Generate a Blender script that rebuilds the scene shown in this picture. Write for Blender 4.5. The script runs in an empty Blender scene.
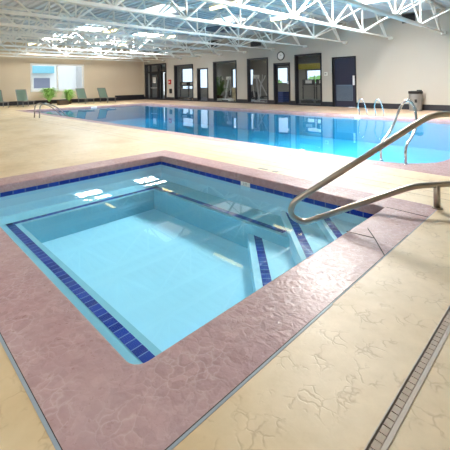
import bpy, bmesh, math, random
from mathutils import Vector, Matrix

random.seed(7)
S = bpy.context.scene
COL = S.collection
PI = math.pi

# ------------------------------------------------------------------ camera
YAW, ROLL, EYE = math.radians(45.2), 0.0145, 1.3
fw = Vector((-math.sin(YAW), math.cos(YAW), 0))
rt = Vector((math.cos(YAW), math.sin(YAW), 0))
up = Vector((0, 0, 1))
cx_ = rt * math.cos(ROLL) - up * math.sin(ROLL)
cy_ = rt * math.sin(ROLL) + up * math.cos(ROLL)
cz_ = -fw
cam = bpy.data.cameras.new('camera')
cam.sensor_width = 36
cam.lens = 357 / 450 * 36
cam.shift_y = -(225 - 83.4) / 450
cam.clip_start, cam.clip_end = 0.05, 300
co = bpy.data.objects.new('camera', cam)
co.matrix_world = Matrix(((cx_.x, cy_.x, cz_.x, 0), (cx_.y, cy_.y, cz_.y, 0), (cx_.z, cy_.z, cz_.z, EYE), (0, 0, 0, 1)))
COL.objects.link(co)
S.camera = co

# ------------------------------------------------------------------ world, light, exposure
S.view_settings.view_transform = 'Standard'
S.view_settings.look = 'None'
S.view_settings.gamma = 1
S.view_settings.use_curve_mapping = False
S.view_settings.exposure = 0.72
w = bpy.data.worlds.new('world')
S.world = w
w.use_nodes = True
bg = w.node_tree.nodes['Background']
bg.inputs['Color'].default_value = (0.86, 0.93, 1.0, 1)
bg.inputs['Strength'].default_value = 1.5
SKYLIGHT_POWER = 22.0
LAMP_POWER = 3.5
SKYLIGHT_CLEAR = 140.0
SKYLIGHT_FAINT = 1.1
SKYLIGHT_DIM = 14.5

# ------------------------------------------------------------------ materials
def mat(name, color=(.5, .5, .5), rough=.5, metal=0.0, spec=.5, emit=None, estr=1.0):
    m = bpy.data.materials.new(name)
    m.use_nodes = True
    b = m.node_tree.nodes['Principled BSDF']
    b.inputs['Base Color'].default_value = (*color, 1)
    b.inputs['Roughness'].default_value = rough
    b.inputs['Metallic'].default_value = metal
    b.inputs['Specular IOR Level'].default_value = spec
    if emit:
        b.inputs['Emission Color'].default_value = (*emit, 1)
        b.inputs['Emission Strength'].default_value = estr
    return m

class NT:
    def __init__(s, m):
        s.nt = m.node_tree; s.b = s.nt.nodes['Principled BSDF']
        s.co = s.n('ShaderNodeTexCoord').outputs['Object']
    def n(s, t, **kw):
        n = s.nt.nodes.new(t)
        for k, v in kw.items(): setattr(n, k, v)
        return n
    def l(s, a, b): s.nt.links.new(a, b)
    def noise(s, scale, detail=3, vec=None, dist=0.0, rough=.5):
        n = s.n('ShaderNodeTexNoise')
        n.inputs['Scale'].default_value = scale; n.inputs['Detail'].default_value = detail
        n.inputs['Distortion'].default_value = dist; n.inputs['Roughness'].default_value = rough
        s.l(vec or s.co, n.inputs['Vector']); return n
    def warp(s, scale, amt):
        n = s.noise(scale, 3)
        a = s.n('ShaderNodeVectorMath', operation='MULTIPLY_ADD')
        s.l(n.outputs['Color'], a.inputs[0]); a.inputs[1].default_value = (amt,) * 3; s.l(s.co, a.inputs[2])
        return a.outputs[0]
    def ramp(s, fac, stops):
        r = s.n('ShaderNodeValToRGB'); e = r.color_ramp.elements
        while len(e) > 1: e.remove(e[-1])
        for i, (p, c) in enumerate(stops):
            x = e[0] if i == 0 else e.new(p)
            x.position = p; x.color = (*c, 1) if len(c) == 3 else c
        s.l(fac, r.inputs['Fac']); return r.outputs['Color']
    def mix(s, fac, a, b, mode='MIX'):
        m = s.n('ShaderNodeMix', data_type='RGBA', blend_type=mode)
        if isinstance(fac, (int, float)): m.inputs[0].default_value = fac
        else: s.l(fac, m.inputs[0])
        for i, v in ((6, a), (7, b)):
            if isinstance(v, tuple): m.inputs[i].default_value = (*v, 1)
            else: s.l(v, m.inputs[i])
        return m.outputs[2]
    def math(s, op, a, b=None):
        m = s.n('ShaderNodeMath', operation=op)
        for i, v in enumerate((a, b)):
            if v is None: continue
            if isinstance(v, (int, float)): m.inputs[i].default_value = v
            else: s.l(v, m.inputs[i])
        return m.outputs[0]
    def bump(s, h, strength, dist=.01):
        b = s.n('ShaderNodeBump'); b.inputs['Strength'].default_value = strength; b.inputs['Distance'].default_value = dist
        s.l(h, b.inputs['Height']); s.l(b.outputs[0], s.b.inputs['Normal'])
    def color(s, c): s.l(c, s.b.inputs['Base Color'])
    def rough(s, c): s.l(c, s.b.inputs['Roughness'])

BW = lambda v: (v, v, v)

def stamped(name, base, dark, light, stain, veinscale, rlo, rhi, veins, bump):
    """stamped, sealed concrete: irregular pressed veins, blotches, worn glossy sealer"""
    m = mat(name, base); t = NT(m)
    wv = t.warp(7.5, .16)
    vo = t.n('ShaderNodeTexVoronoi', feature='DISTANCE_TO_EDGE'); vo.inputs['Scale'].default_value = veinscale
    t.l(wv, vo.inputs['Vector'])
    vein = t.ramp(vo.outputs['Distance'], [(0, BW(1)), (.035, BW(.55)), (.09, BW(0))])
    brk = t.ramp(t.noise(7.5, 4).outputs['Fac'], [(.5, BW(0)), (.6, BW(1))])
    vm = t.math('MULTIPLY', vein, brk)
    n1 = t.noise(.55, 5, rough=.6); n2 = t.noise(9, 5, rough=.65)
    c = t.mix(t.ramp(n2.outputs['Fac'], [(.35, BW(0)), (.7, BW(1))]), base, light)
    c = t.mix(t.ramp(n1.outputs['Fac'], [(.5, BW(0)), (.72, BW(1))]), c, stain)
    c = t.mix(t.math('MULTIPLY', vm, veins), c, dark)
    t.color(c)
    n3 = t.noise(1.3, 5, rough=.6)
    t.rough(t.ramp(n3.outputs['Fac'], [(.35, BW(rlo)), (.68, BW(rhi))]))
    h = t.math('SUBTRACT', t.math('MULTIPLY', t.noise(14, 5, vec=wv).outputs['Fac'], .7), t.math('MULTIPLY', vm, .8))
    t.bump(h, bump, .006)
    t.b.inputs['Coat Weight'].default_value = .2; t.b.inputs['Coat Roughness'].default_value = .38
    return m

M = {}
M['deck'] = stamped('stamped_cream_concrete', (.64, .505, .315), (.34, .22, .11), (.71, .57, .37), (.50, .355, .17), 13.0, .36, .62, .42, .2)
M['far_deck'] = stamped('tan_concrete', (.60, .42, .29), (.40, .26, .16), (.64, .46, .32), (.55, .37, .25), 5.5, .42, .62, .4, .3)

def coping_mat():
    m = mat('mauve_coping', (.33, .2, .2)); t = NT(m)
    wv = t.warp(8, .13)
    vo = t.n('ShaderNodeTexVoronoi', feature='DISTANCE_TO_EDGE'); vo.inputs['Scale'].default_value = 16
    t.l(wv, vo.inputs['Vector'])
    vo2 = t.n('ShaderNodeTexVoronoi'); vo2.inputs['Scale'].default_value = 22; t.l(wv, vo2.inputs['Vector'])
    cell = t.ramp(vo2.outputs['Color'], [(.1, (.345, .205, .21)), (.9, (.43, .27, .275))])
    n1 = t.noise(1.1, 5, rough=.65)
    c = t.mix(t.ramp(n1.outputs['Fac'], [(.42, BW(0)), (.75, BW(.7))]), cell, (.50, .38, .375))
    edge = t.ramp(vo.outputs['Distance'], [(0, BW(1)), (.05, BW(.3)), (.12, BW(0))])
    brk = t.ramp(t.noise(3.3, 3).outputs['Fac'], [(.42, BW(0)), (.6, BW(1))])
    em = t.math('MULTIPLY', edge, brk)
    c = t.mix(t.math('MULTIPLY', em, .45), c, (.58, .46, .45))
    t.color(c)
    t.rough(t.ramp(t.noise(26, 5, rough=.7).outputs['Fac'], [(.36, BW(.22)), (.52, BW(.62))])); t.b.inputs['Specular IOR Level'].default_value = .38
    h = t.math('ADD', t.math('MULTIPLY', t.noise(16, 4, vec=wv).outputs['Fac'], .8), t.math('MULTIPLY', vo.outputs['Distance'], .9))
    h = t.math('ADD', h, t.math('MULTIPLY', t.noise(42, 3).outputs['Fac'], .35))
    t.bump(h, .5, .012)
    t.b.inputs['Coat Weight'].default_value = .12; t.b.inputs['Coat Roughness'].default_value = .25
    return m
M['coping'] = coping_mat()

def tile_mat(name, c1, c2, grout, w, h, mortar=.006, rough=.12, off=0.0):
    m = mat(name, c1, rough); t = NT(m)
    uv = t.n('ShaderNodeTexCoord').outputs['UV']
    br = t.n('ShaderNodeTexBrick'); br.offset = off; br.squash = 1
    t.l(uv, br.inputs['Vector'])
    br.inputs['Scale'].default_value = 1; br.inputs['Brick Width'].default_value = w; br.inputs['Row Height'].default_value = h
    br.inputs['Mortar Size'].default_value = mortar; br.inputs['Mortar Smooth'].default_value = .1
    br.inputs['Color1'].default_value = (*c1, 1); br.inputs['Color2'].default_value = (*c2, 1); br.inputs['Mortar'].default_value = (*grout, 1)
    t.color(br.outputs['Color'])
    return m
M['tile'] = tile_mat('navy_wall_tile', (.006, .022, .25), (.012, .04, .36), (.10, .14, .36), .15, .2)
M['band'] = tile_mat('navy_step_tile', (.004, .02, .22), (.012, .045, .36), (.16, .27, .55), .08, .5, .004)

def plaster(name, col):
    m = mat(name, col, .7); t = NT(m)
    t.color(t.mix(t.noise(2.2, 4).outputs['Fac'], tuple(c * .94 for c in col), tuple(min(1, c * 1.05) for c in col)))
    return m
M['spa_plaster'] = plaster('pale_blue_plaster', (.50, .80, .95))
M['shaded_bench_plaster'] = plaster('shade_tinted_bench_plaster', (.27, .57, .69))  # the bench's shade is put into its plaster colour, darker than the basin
M['pool_plaster'] = plaster('pool_blue_plaster', (.11, .40, .60))

def clear_sheet(name, ior, tint, rough=0.0, ripple=0.0):
    """water surface / window pane: clear sheet that mirrors more at grazing angles"""
    m = bpy.data.materials.new(name); m.use_nodes = True
    nt = m.node_tree; nt.nodes.remove(nt.nodes['Principled BSDF'])
    out = nt.nodes['Material Output']
    tr = nt.nodes.new('ShaderNodeBsdfTransparent'); tr.inputs[0].default_value = (*tint, 1)
    gl = nt.nodes.new('ShaderNodeBsdfGlossy'); gl.inputs['Roughness'].default_value = rough
    fr = nt.nodes.new('ShaderNodeFresnel'); ge = nt.nodes.new('ShaderNodeNewGeometry')
    mx = nt.nodes.new('ShaderNodeMix'); mx.data_type = 'FLOAT'
    mx.inputs[2].default_value = ior; mx.inputs[3].default_value = 1 / ior
    nt.links.new(ge.outputs['Backfacing'], mx.inputs[0]); nt.links.new(mx.outputs[0], fr.inputs['IOR'])
    ms = nt.nodes.new('ShaderNodeMixShader')
    nt.links.new(fr.outputs[0], ms.inputs[0]); nt.links.new(tr.outputs[0], ms.inputs[1]); nt.links.new(gl.outputs[0], ms.inputs[2])
    nt.links.new(ms.outputs[0], out.inputs['Surface'])
    if ripple:
        tc = nt.nodes.new('ShaderNodeTexCoord'); no = nt.nodes.new('ShaderNodeTexNoise')
        no.inputs['Scale'].default_value = 2.2; no.inputs['Detail'].default_value = 1
        nt.links.new(tc.outputs['Object'], no.inputs['Vector'])
        bp = nt.nodes.new('ShaderNodeBump'); bp.inputs['Strength'].default_value = ripple; bp.inputs['Distance'].default_value = .02
        nt.links.new(no.outputs['Fac'], bp.inputs['Height'])
        nt.links.new(bp.outputs[0], gl.inputs['Normal']); nt.links.new(bp.outputs[0], fr.inputs['Normal'])
    return m

def water_mat(name, tint, absorb, density, ripple):
    m = clear_sheet(name, 1.333, tint, 0.0, ripple)
    nt = m.node_tree
    va = nt.nodes.new('ShaderNodeVolumeAbsorption'); va.inputs['Color'].default_value = (*absorb, 1); va.inputs['Density'].default_value = density
    nt.links.new(va.outputs[0], nt.nodes['Material Output'].inputs['Volume'])
    return m
M['spa_water'] = water_mat('spa_water', (.97, 1, 1), (.05, .75, .92), .25, .02)
M['pool_water'] = water_mat('pool_water', (.97, 1, 1), (.10, .80, .93), .25, .012)
M['tinted_glass'] = clear_sheet('blue_tinted_glass', 1.5, (.52, .60, .70))
M['glass'] = clear_sheet('clear_glass', 1.5, (.92, .95, .94))

def wall_mat(name, c):
    m = mat(name, c, .75, spec=.25); t = NT(m)
    t.color(t.mix(t.ramp(t.noise(.5, 3).outputs['Fac'], [(.35, BW(0)), (.65, BW(1))]), tuple(x * .96 for x in c), c))
    t.bump(t.noise(60, 2).outputs['Fac'], .06, .005)
    return m
M['wall_back'] = wall_mat('warm_grey_wall_paint', (.50, .465, .405))
M['wall_left'] = wall_mat('tan_wall_paint', (.72, .61, .46))
M['base'] = mat('black_cove_base', (.015, .015, .022), .45)
M['frame'] = mat('dark_bronze_frame', (.018, .018, .024), .4)
M['reveal'] = mat('near_black_steel', (.02, .021, .028), .35)
M['navy_door'] = mat('navy_door_paint', (.022, .024, .05), .4)
M['louver'] = mat('grey_blue_louver', (.10, .14, .19), .5)
M['white'] = mat('white_paint', (.8, .8, .78), .45)
M['offwhite'] = mat('off_white_plastic', (.72, .71, .66), .5)
M['black'] = mat('black_plastic', (.012, .012, .013), .5)
M['charcoal'] = mat('charcoal_plastic', (.045, .047, .055), .5)
M['joist'] = mat('white_joist_paint', (.78, .78, .74), .4)
M['ceil'] = mat('pale_blue_grey_metal_deck', (.60, .65, .70), .5)
M['steel'] = mat('brushed_stainless', (.47, .41, .35), .36, 1.0)
M['chrome'] = mat('polished_rail_steel', (.78, .78, .78), .16, 1.0)
M['ladder_steel'] = mat('dull_ladder_steel', (.42, .39, .36), .3, 1.0)
M['can'] = mat('grey_metal_can', (.27, .265, .25), .38, .3)
M['red'] = mat('red_plastic', (.50, .02, .02), .4)
M['sling'] = mat('sage_green_sling', (.25, .36, .29), .8)
M['lounge_frame'] = mat('grey_aluminium', (.26, .25, .23), .4, .6)
M['pot'] = mat('brown_planter', (.06, .04, .022), .7)
M['soil'] = mat('potting_soil', (.03, .02, .012), .9)
def leaf_mat(n, a, b):
    m = mat(n, a, .5); t = NT(m); t.color(t.mix(t.noise(6, 2).outputs['Fac'], a, b)); return m
M['leaf'] = leaf_mat('bright_green_leaf', (.24, .54, .08), (.50, .74, .28))
M['leaf2'] = leaf_mat('dark_green_leaf', (.05, .13, .03), (.14, .24, .07))
M['gym_wall'] = wall_mat('olive_grey_wall', (.27, .27, .255))
M['gym_floor'] = mat('dark_rubber_floor', (.05, .05, .065), .6)
M['gym_ceil'] = mat('grey_ceiling_tile', (.30, .30, .29), .8)
M['blue'] = mat('royal_blue_vinyl', (.02, .05, .22), .5)
M['yellow'] = mat('mustard_paint', (.42, .38, .06), .6)
M['brown'] = mat('brown_wood', (.11, .06, .035), .5)
M['beige'] = mat('beige_fabric', (.40, .34, .22), .8)
M['silver'] = mat('silver_grey_paint', (.55, .56, .58), .4, .2)
M['skylight'] = mat('skylight_diffuser', (.8, .8, .8), .5, emit=(.93, .97, 1.0), estr=SKYLIGHT_POWER)
M['skylight_clear'] = mat('clear_skylight_panel', (.8, .8, .8), .5, emit=(1.0, .97, .92), estr=SKYLIGHT_CLEAR)
M['skylight_dim'] = mat('dim_skylight_panel', (.8, .8, .8), .5, emit=(1.0, .97, .92), estr=SKYLIGHT_DIM)  # lower power, for unseen fill panels and the two by the window wall
M['skylight_faint'] = mat('faint_skylight_panel', (.8, .8, .8), .5, emit=(.93, .97, 1.0), estr=SKYLIGHT_FAINT)  # glow kept low so its mirror image in the soaking pool stays faint
M['tube'] = mat('warm_fluorescent_tube', (.8, .8, .7), .5, emit=(1.0, .80, .36), estr=LAMP_POWER)
M['gymlamp'] = mat('gym_lamp_panel', (.8, .8, .8), .5, emit=(1, .97, .92), estr=30)
M['strip'] = mat('grey_blue_sealant', (.27, .33, .39), .5)
M['joint'] = mat('joint_filler', (.36, .26, .19), .7)
M['grate'] = mat('worn_drain_grate', (.42, .34, .27), .55)
M['slot'] = mat('dark_drain_slot', (.03, .018, .015), .7)
M['drain_frame'] = mat('pale_drain_frame', (.50, .44, .39), .45)
M['outwall'] = mat('white_stucco', (.82, .84, .86), .8)
M['awning'] = mat('turquoise_awning', (.22, .55, .70), .6)
M['outglass'] = mat('grey_violet_glazing', (.22, .25, .36), .3)
M['paving'] = mat('pale_paving', (.55, .55, .53), .8)
M['marker_text'] = mat('faded_grey_print', (.12, .17, .22), .5)
M['hatch'] = mat('dark_blue_roof_panel', (.07, .12, .20), .5)

# ------------------------------------------------------------------ mesh helpers
def box(bm, x0, y0, z0, x1, y1, z1):
    vs = [bm.verts.new(p) for p in ((x0, y0, z0), (x1, y0, z0), (x1, y1, z0), (x0, y1, z0), (x0, y0, z1), (x1, y0, z1), (x1, y1, z1), (x0, y1, z1))]
    for f in ((0, 3, 2, 1), (4, 5, 6, 7), (0, 1, 5, 4), (1, 2, 6, 5), (2, 3, 7, 6), (3, 0, 4, 7)):
        bm.faces.new([vs[i] for i in f])
    return vs

def bar(bm, a, b, wx, wz=None):
    """rectangular bar from a to b"""
    a, b = Vector(a), Vector(b); d = (b - a).normalized(); wz = wz or wx
    ref = Vector((0, 0, 1)) if abs(d.z) < .95 else Vector((1, 0, 0))
    s = d.cross(ref).normalized(); u = s.cross(d).normalized()
    r = []
    for p in (a, b):
        r.append([bm.verts.new(p + s * (wx / 2 * i) + u * (wz / 2 * j)) for i, j in ((-1, -1), (1, -1), (1, 1), (-1, 1))])
    for k in range(4): bm.faces.new((r[0][k], r[0][(k + 1) % 4], r[1][(k + 1) % 4], r[1][k]))
    bm.faces.new(r[0][::-1]); bm.faces.new(r[1])

def smooth_path(pts, n=8, closed=False):
    P = [Vector(p) for p in pts]; out = []; m = len(P)
    for i in range(m if closed else m - 1):
        p0, p1, p2, p3 = [(P[(i + k) % m] if closed else P[min(max(i + k, 0), m - 1)]) for k in (-1, 0, 1, 2)]
        for j in range(n):
            t = j / n
            out.append(.5 * ((2 * p1) + (p2 - p0) * t + (2 * p0 - 5 * p1 + 4 * p2 - p3) * t * t + (3 * p1 - p0 - 3 * p2 + p3) * t ** 3))
    if not closed: out.append(P[-1])
    return out

def rounded(pts, r, n=6):
    """polyline with rounded corners; r a number or list"""
    P = [Vector(p) for p in pts]; out = [P[0]]
    for i in range(1, len(P) - 1):
        rr = r[i - 1] if isinstance(r, (list, tuple)) else r
        a = (P[i - 1] - P[i]); b = (P[i + 1] - P[i])
        rr = min(rr, a.length * .49, b.length * .49)
        s, e = P[i] + a.normalized() * rr, P[i] + b.normalized() * rr
        for k in range(n + 1):
            t = k / n
            out.append(s * (1 - t) ** 2 + P[i] * 2 * t * (1 - t) + e * t * t)
    out.append(P[-1]); return out

def tube(bm, pts, r, seg=10, closed=False, cap=True):
    P = [Vector(p) for p in pts]; n = len(P); rings = []; last = None
    for i in range(n):
        a = P[i - 1] if (i or closed) else P[i]; b = P[(i + 1) % n] if (i < n - 1 or closed) else P[i]
        d = (b - a).normalized()
        if last is None:
            s = d.cross(Vector((0, 0, 1)) if abs(d.z) < .9 else Vector((1, 0, 0))).normalized()
        else:
            s = (last - d * last.dot(d)).normalized()
        last = s; u = d.cross(s)
        rings.append([bm.verts.new(P[i] + (s * math.cos(2 * PI * k / seg) + u * math.sin(2 * PI * k / seg)) * r) for k in range(seg)])
    for i in range(n if closed else n - 1):
        A, B = rings[i], rings[(i + 1) % n]
        for k in range(seg): bm.faces.new((A[k], A[(k + 1) % seg], B[(k + 1) % seg], B[k])).smooth = True
    if cap and not closed: bm.faces.new(rings[0][::-1]); bm.faces.new(rings[-1])

def lathe(bm, prof, seg=24, c=(0, 0, 0)):
    rings = []
    for r, z in prof:
        rings.append([bm.verts.new((c[0] + r * math.cos(2 * PI * k / seg), c[1] + r * math.sin(2 * PI * k / seg), c[2] + z)) for k in range(seg)])
    for A, B in zip(rings, rings[1:]):
        for k in range(seg): bm.faces.new((A[k], A[(k + 1) % seg], B[(k + 1) % seg], B[k])).smooth = True
    bm.faces.new(rings[0][::-1]); bm.faces.new(rings[-1])

def quad(bm, *p):
    return bm.faces.new([bm.verts.new(q) for q in p])

def obj(name, bm, m, parent=None, kind=None, label=None, bevel=0):
    if bevel:
        bmesh.ops.bevel(bm, geom=[e for e in bm.edges], offset=bevel, segments=2, affect='EDGES', profile=.5)
    me = bpy.data.meshes.new(name)
    bm.normal_update()
    bm.to_mesh(me); bm.free()
    me.materials.append(M[m])
    o = bpy.data.objects.new(name, me); COL.objects.link(o)
    if parent: o.parent = parent
    if kind: o['kind'] = kind
    if label: o['label'] = label
    return o

def bx(name, m, x0, y0, z0, x1, y1, z1, parent=None, kind=None, bevel=0, label=None):
    bm = bmesh.new(); box(bm, min(x0, x1), min(y0, y1), min(z0, z1), max(x0, x1), max(y0, y1), max(z0, z1))
    return obj(name, bm, m, parent, kind, label, bevel)

def tag(o, label, cat, group=None):
    o['label'] = label; o['category'] = cat
    if group: o['group'] = group
    return o

def thing(name, label, cat, loc=(0, 0, 0), rz=0, group=None):
    o = bpy.data.objects.new(name, None); COL.objects.link(o)
    o.location = loc; o.rotation_euler = (0, 0, rz); o.empty_display_size = .1
    return tag(o, label, cat, group)

def dup(root, loc, label, rz=None):
    r = root.copy(); COL.objects.link(r); r.location = loc; r['label'] = label
    if rz is not None: r.rotation_euler = (0, 0, rz)
    for ch in list(root.children):
        c = ch.copy(); COL.objects.link(c); c.parent = r
        for g in ch.children:
            d = g.copy(); COL.objects.link(d); d.parent = c
    return r

# ------------------------------------------------------------------ the setting
XL, YB, XR, YN, ZC = -27.5, 17.2, 3.5, -5.0, 4.36
SPA = (-5.46, .85, -1.47, 3.75)               # inner edge of the coping
SPO = (-5.86, .47, -1.06, 4.12)               # outer edge
POO = (-21.75, 5.52, -1.25, 13.62)            # outer edge of the pool's coping
PIN = (-21.4, 5.87, -1.6, 13.27)
R_IN = 0.85

def deck_mesh(name, m, x0, y0, x1, y1, holes):
    xs = sorted({x0, x1, *[h[0] for h in holes], *[h[2] for h in holes]}); ys = sorted({y0, y1, *[h[1] for h in holes], *[h[3] for h in holes]})
    xs = [x for x in xs if x0 <= x <= x1]; ys = [y for y in ys if y0 <= y <= y1]
    bm = bmesh.new(); V = {}
    def v(i, j):
        if (i, j) not in V: V[i, j] = bm.verts.new((xs[i], ys[j], 0))
        return V[i, j]
    for i in range(len(xs) - 1):
        for j in range(len(ys) - 1):
            mx, my = (xs[i] + xs[i + 1]) / 2, (ys[j] + ys[j + 1]) / 2
            if any(h[0] < mx < h[2] and h[1] < my < h[3] for h in holes): continue
            bm.faces.new((v(i, j), v(i + 1, j), v(i + 1, j + 1), v(i, j + 1)))
    o = obj(name, bm, m, kind='structure'); return o
DRAIN = (-.562, .2, -.502, 9.0)
deck_mesh('floor', 'deck', XL, YN, XR, POO[3], [SPO, POO, DRAIN])
fd = bmesh.new(); quad(fd, (XL, POO[3], 0), (XR, POO[3], 0), (XR, YB + .02, 0), (XL, YB + .02, 0))
obj('floor', fd, 'far_deck', kind='structure')
# thin saw-cut joints of the near deck
for y in (4.43, 4.66, 5.1): bx('trim_1', 'joint', -20, y - .004, -.01, -.6, y + .004, .001, kind='structure')

# back wall with its openings: (x0, x1, top)
OPEN = [(-27.3, -24.1, 3.05), (-23.06, -20.70, 2.80), (-20.24, -19.03, 2.44), (-18.49, -16.21, 2.83),
        (-15.28, -13.57, 2.86), (-13.16, -11.97, 2.46), (-11.65, -9.93, 2.87), (-9.32, -8.02, 2.58)]
bm = bmesh.new(); bb = bmesh.new()
x = XL - .3
for a, b, t in OPEN + [(XR, XR, 0)]:
    box(bm, x, YB, 0, a, YB + .25, ZC + .2)
    if t: box(bm, a, YB, t, b, YB + .25, ZC + .2)
    if a - x > .32: box(bb, x if x > XL else XL, YB - .018, 0, a, YB, .25)
    x = b
obj('wall_back', bm, 'wall_back', kind='structure'); obj('baseboard_back', bb, 'base', kind='structure')
# left wall with its window
WY0, WY1, WZ0, WZ1 = 8.05, 11.76, .95, 2.86
bm = bmesh.new()
box(bm, XL - .25, YN, 0, XL, WY0, ZC + .2); box(bm, XL - .25, WY1, 0, XL, YB, ZC + .2)
box(bm, XL - .25, WY0, 0, XL, WY1, WZ0); box(bm, XL - .25, WY0, WZ1, XL, WY1, ZC + .2)
obj('wall_left', bm, 'wall_left', kind='structure')
bm = bmesh.new(); box(bm, XL, YN, 0, XL + .02, 14.4, .28); box(bm, XL, 14.4, 0, XL + .02, YB - .02, .42)
obj('baseboard_left', bm, 'base', kind='structure')

bm = bmesh.new(); box(bm, XR, YN - .25, 0, XR + .25, YB + .25, ZC + .2); obj('wall_right', bm, 'wall_back', kind='structure')
bm = bmesh.new(); box(bm, XL - .25, YN - .25, 0, XR, YN, ZC + .2); obj('wall_near', bm, 'wall_back', kind='structure')

# ceiling: ribbed metal deck, ribs run along x
bm = bmesh.new(); y = YN; P = .30; prof = []
while y < YB + .2:
    prof += [(y, ZC), (y + P * .40, ZC), (y + P * .5, ZC + .075), (y + P * .9, ZC + .075)]; y += P
prev = None
for yy, zz in prof:
    cur = (bm.verts.new((XL - .2, yy, zz)), bm.verts.new((XR + .1, yy, zz)))
    if prev: bm.faces.new((prev[0], prev[1], cur[1], cur[0]))
    prev = cur
obj('ceiling', bm, 'ceil', kind='structure')

# ------------------------------------------------------------------ left window
def frame_rect(bm, y0, z0, y1, z1, wd, x0, x1):
    box(bm, x0, y0, z0, x1, y0 + wd, z1); box(bm, x0, y1 - wd, z0, x1, y1, z1)
    box(bm, x0, y0 + wd, z0, x1, y1 - wd, z0 + wd); box(bm, x0, y0 + wd, z1 - wd, x1, y1 - wd, z1)
bm = bmesh.new(); frame_rect(bm, WY0 - .06, WZ0 - .06, WY1 + .06, WZ1 + .06, .13, XL - .12, XL + .03)
w1 = obj('window_1', bm, 'white', kind='structure')
bx('mullion', 'white', XL - .11, 9.79, WZ0 + .07, XL + .01, 9.89, WZ1 - .07, w1)
bm = bmesh.new(); quad(bm, (XL - .06, WY0, WZ0), (XL - .06, WY1, WZ0), (XL - .06, WY1, WZ1), (XL - .06, WY0, WZ1))
obj('pane', bm, 'glass', w1)

# ------------------------------------------------------------------ openings to the gym: frames, panes, doors
def xframe(bm, x0, z0, x1, z1, wd, y0, y1, sill=True):
    box(bm, x0, y0, z0, x0 + wd, y1, z1); box(bm, x1 - wd, y0, z0, x1, y1, z1)
    box(bm, x0 + wd, y0, z1 - wd, x1 - wd, y1, z1)
    if sill: box(bm, x0 + wd, y0, z0, x1 - wd, y1, z0 + wd)
for i, k in enumerate((1, 2, 3, 4, 6)):
    a, b, t = OPEN[k]
    bm = bmesh.new(); xframe(bm, a, 0, b, t, .085, YB - .03, YB + .25)
    o = obj('window_%d' % (i + 2), bm, 'frame', kind='structure')
    bm = bmesh.new(); quad(bm, (a, YB + .2, 0), (b, YB + .2, 0), (b, YB + .2, t), (a, YB + .2, t)); obj('pane', bm, 'glass', o)
# glass door
a, b, t = OPEN[5]
bm = bmesh.new(); xframe(bm, a, 0, b, t, .07, YB - .03, YB + .25, False)
o = obj('door_2', bm, 'frame', kind='structure')
bm = bmesh.new(); xframe(bm, a + .075, .02, b - .075, t - .075, .11, YB + .12, YB + .17); lf = obj('door_leaf', bm, 'frame', o)
bm = bmesh.new(); quad(bm, (a + .1, YB + .145, .05), (b - .1, YB + .145, .05), (b - .1, YB + .145, t - .1), (a + .1, YB + .145, t - .1)); obj('pane', bm, 'glass', lf)
bx('handle', 'white', b - .27, YB + .07, 1.20, b - .2, YB + .12, 1.36, lf)
# solid navy door with louvre
a, b, t = OPEN[7]
bm = bmesh.new(); xframe(bm, a, 0, b, t, .07, YB - .03, YB + .25, False); box(bm, a, YB - .03, 0, a + .12, YB + .2, t)
o = obj('door_3', bm, 'frame', kind='structure')
lf = bx('door_leaf', 'navy_door', a + .125, YB + .06, .01, b - .07, YB + .11, t - .07, o)
bm = bmesh.new(); xframe(bm, a + .2, .32, b - .22, 1.14, .03, YB + .035, YB + .06)
for k in range(13): bar(bm, (a + .22, YB + .05, .37 + k * .06), (b - .24, YB + .05, .37 + k * .06), .02, .045)
obj('louver', bm, 'louver', lf)
bx('push_plate', 'white', b - .21, YB + .03, 1.12, b - .1, YB + .06, 1.60, lf, bevel=.006)
# entrance storefront
a, b, t = OPEN[0]
bm = bmesh.new(); xframe(bm, a, 0, b, t, .12, YB - .03, YB + .25, True)
for xx in (-26.55, -25.32, -24.95): box(bm, xx - .05, YB, .12, xx + .05, YB + .15, t - .1)
box(bm, a + .1, YB, 2.28, b - .1, YB + .15, 2.40)
o = obj('door_1', bm, 'frame', kind='structure')
bm = bmesh.new(); quad(bm, (a, YB + .1, 0), (b, YB + .1, 0), (b, YB + .1, t), (a, YB + .1, t)); obj('pane', bm, 'glass', o)
bm = bmesh.new(); xframe(bm, -26.5, .03, -25.37, 2.27, .15, YB + .02, YB + .09); lf = obj('door_leaf', bm, 'frame', o)
bx('notice_sheet', 'white', -26.2, YB + .045, 1.42, -25.75, YB + .055, 1.92, lf)
bx('push_bar', 'silver', -26.4, YB - .03, .98, -25.5, YB + .02, 1.03, lf)

# gym behind the back wall
GY = 23.0
bm = bmesh.new(); quad(bm, (-31, YB + .02, .0), (-8.5, YB + .02, .0), (-8.5, GY, .0), (-31, GY, .0)); obj('floor', bm, 'gym_floor', kind='structure')
bm = bmesh.new(); box(bm, -31, YB + .25, 3.15, -8.5, GY, 3.2); obj('ceiling', bm, 'gym_ceil', kind='structure')
GW = [(-29.6, -27.6, .75, 2.9), (-27.3, -24.9, .85, 2.9), (-22.3, -20.9, .7, 2.6), (-20.3, -19.7, 1.1, 2.5), (-17.3, -16.2, 1.2, 2.5), (-14.6, -12.9, 1.15, 2.22)]
bm = bmesh.new(); x = -31.3
for i, (p, q, z0, z1) in enumerate(GW + [(-8.3, -8.3, 0, 0)]):
    box(bm, x, GY, 0, p, GY + .2, 3.3)
    if q > p: box(bm, p, GY, 0, q, GY + .2, z0); box(bm, p, GY, z1, q, GY + .2, 3.3)
    x = q
for p, q, z0, z1 in ((YB + .25, 19.35, 0, 3.3), (19.35, 20.0, 0, .15), (19.35, 20.0, 2.6, 3.3), (20.0, 21.75, 0, 3.3), (21.75, 22.6, 0, .15), (21.75, 22.6, 2.6, 3.3), (22.6, GY, 0, 3.3)): box(bm, -31.3, p, z0, -31, q, z1)
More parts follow.
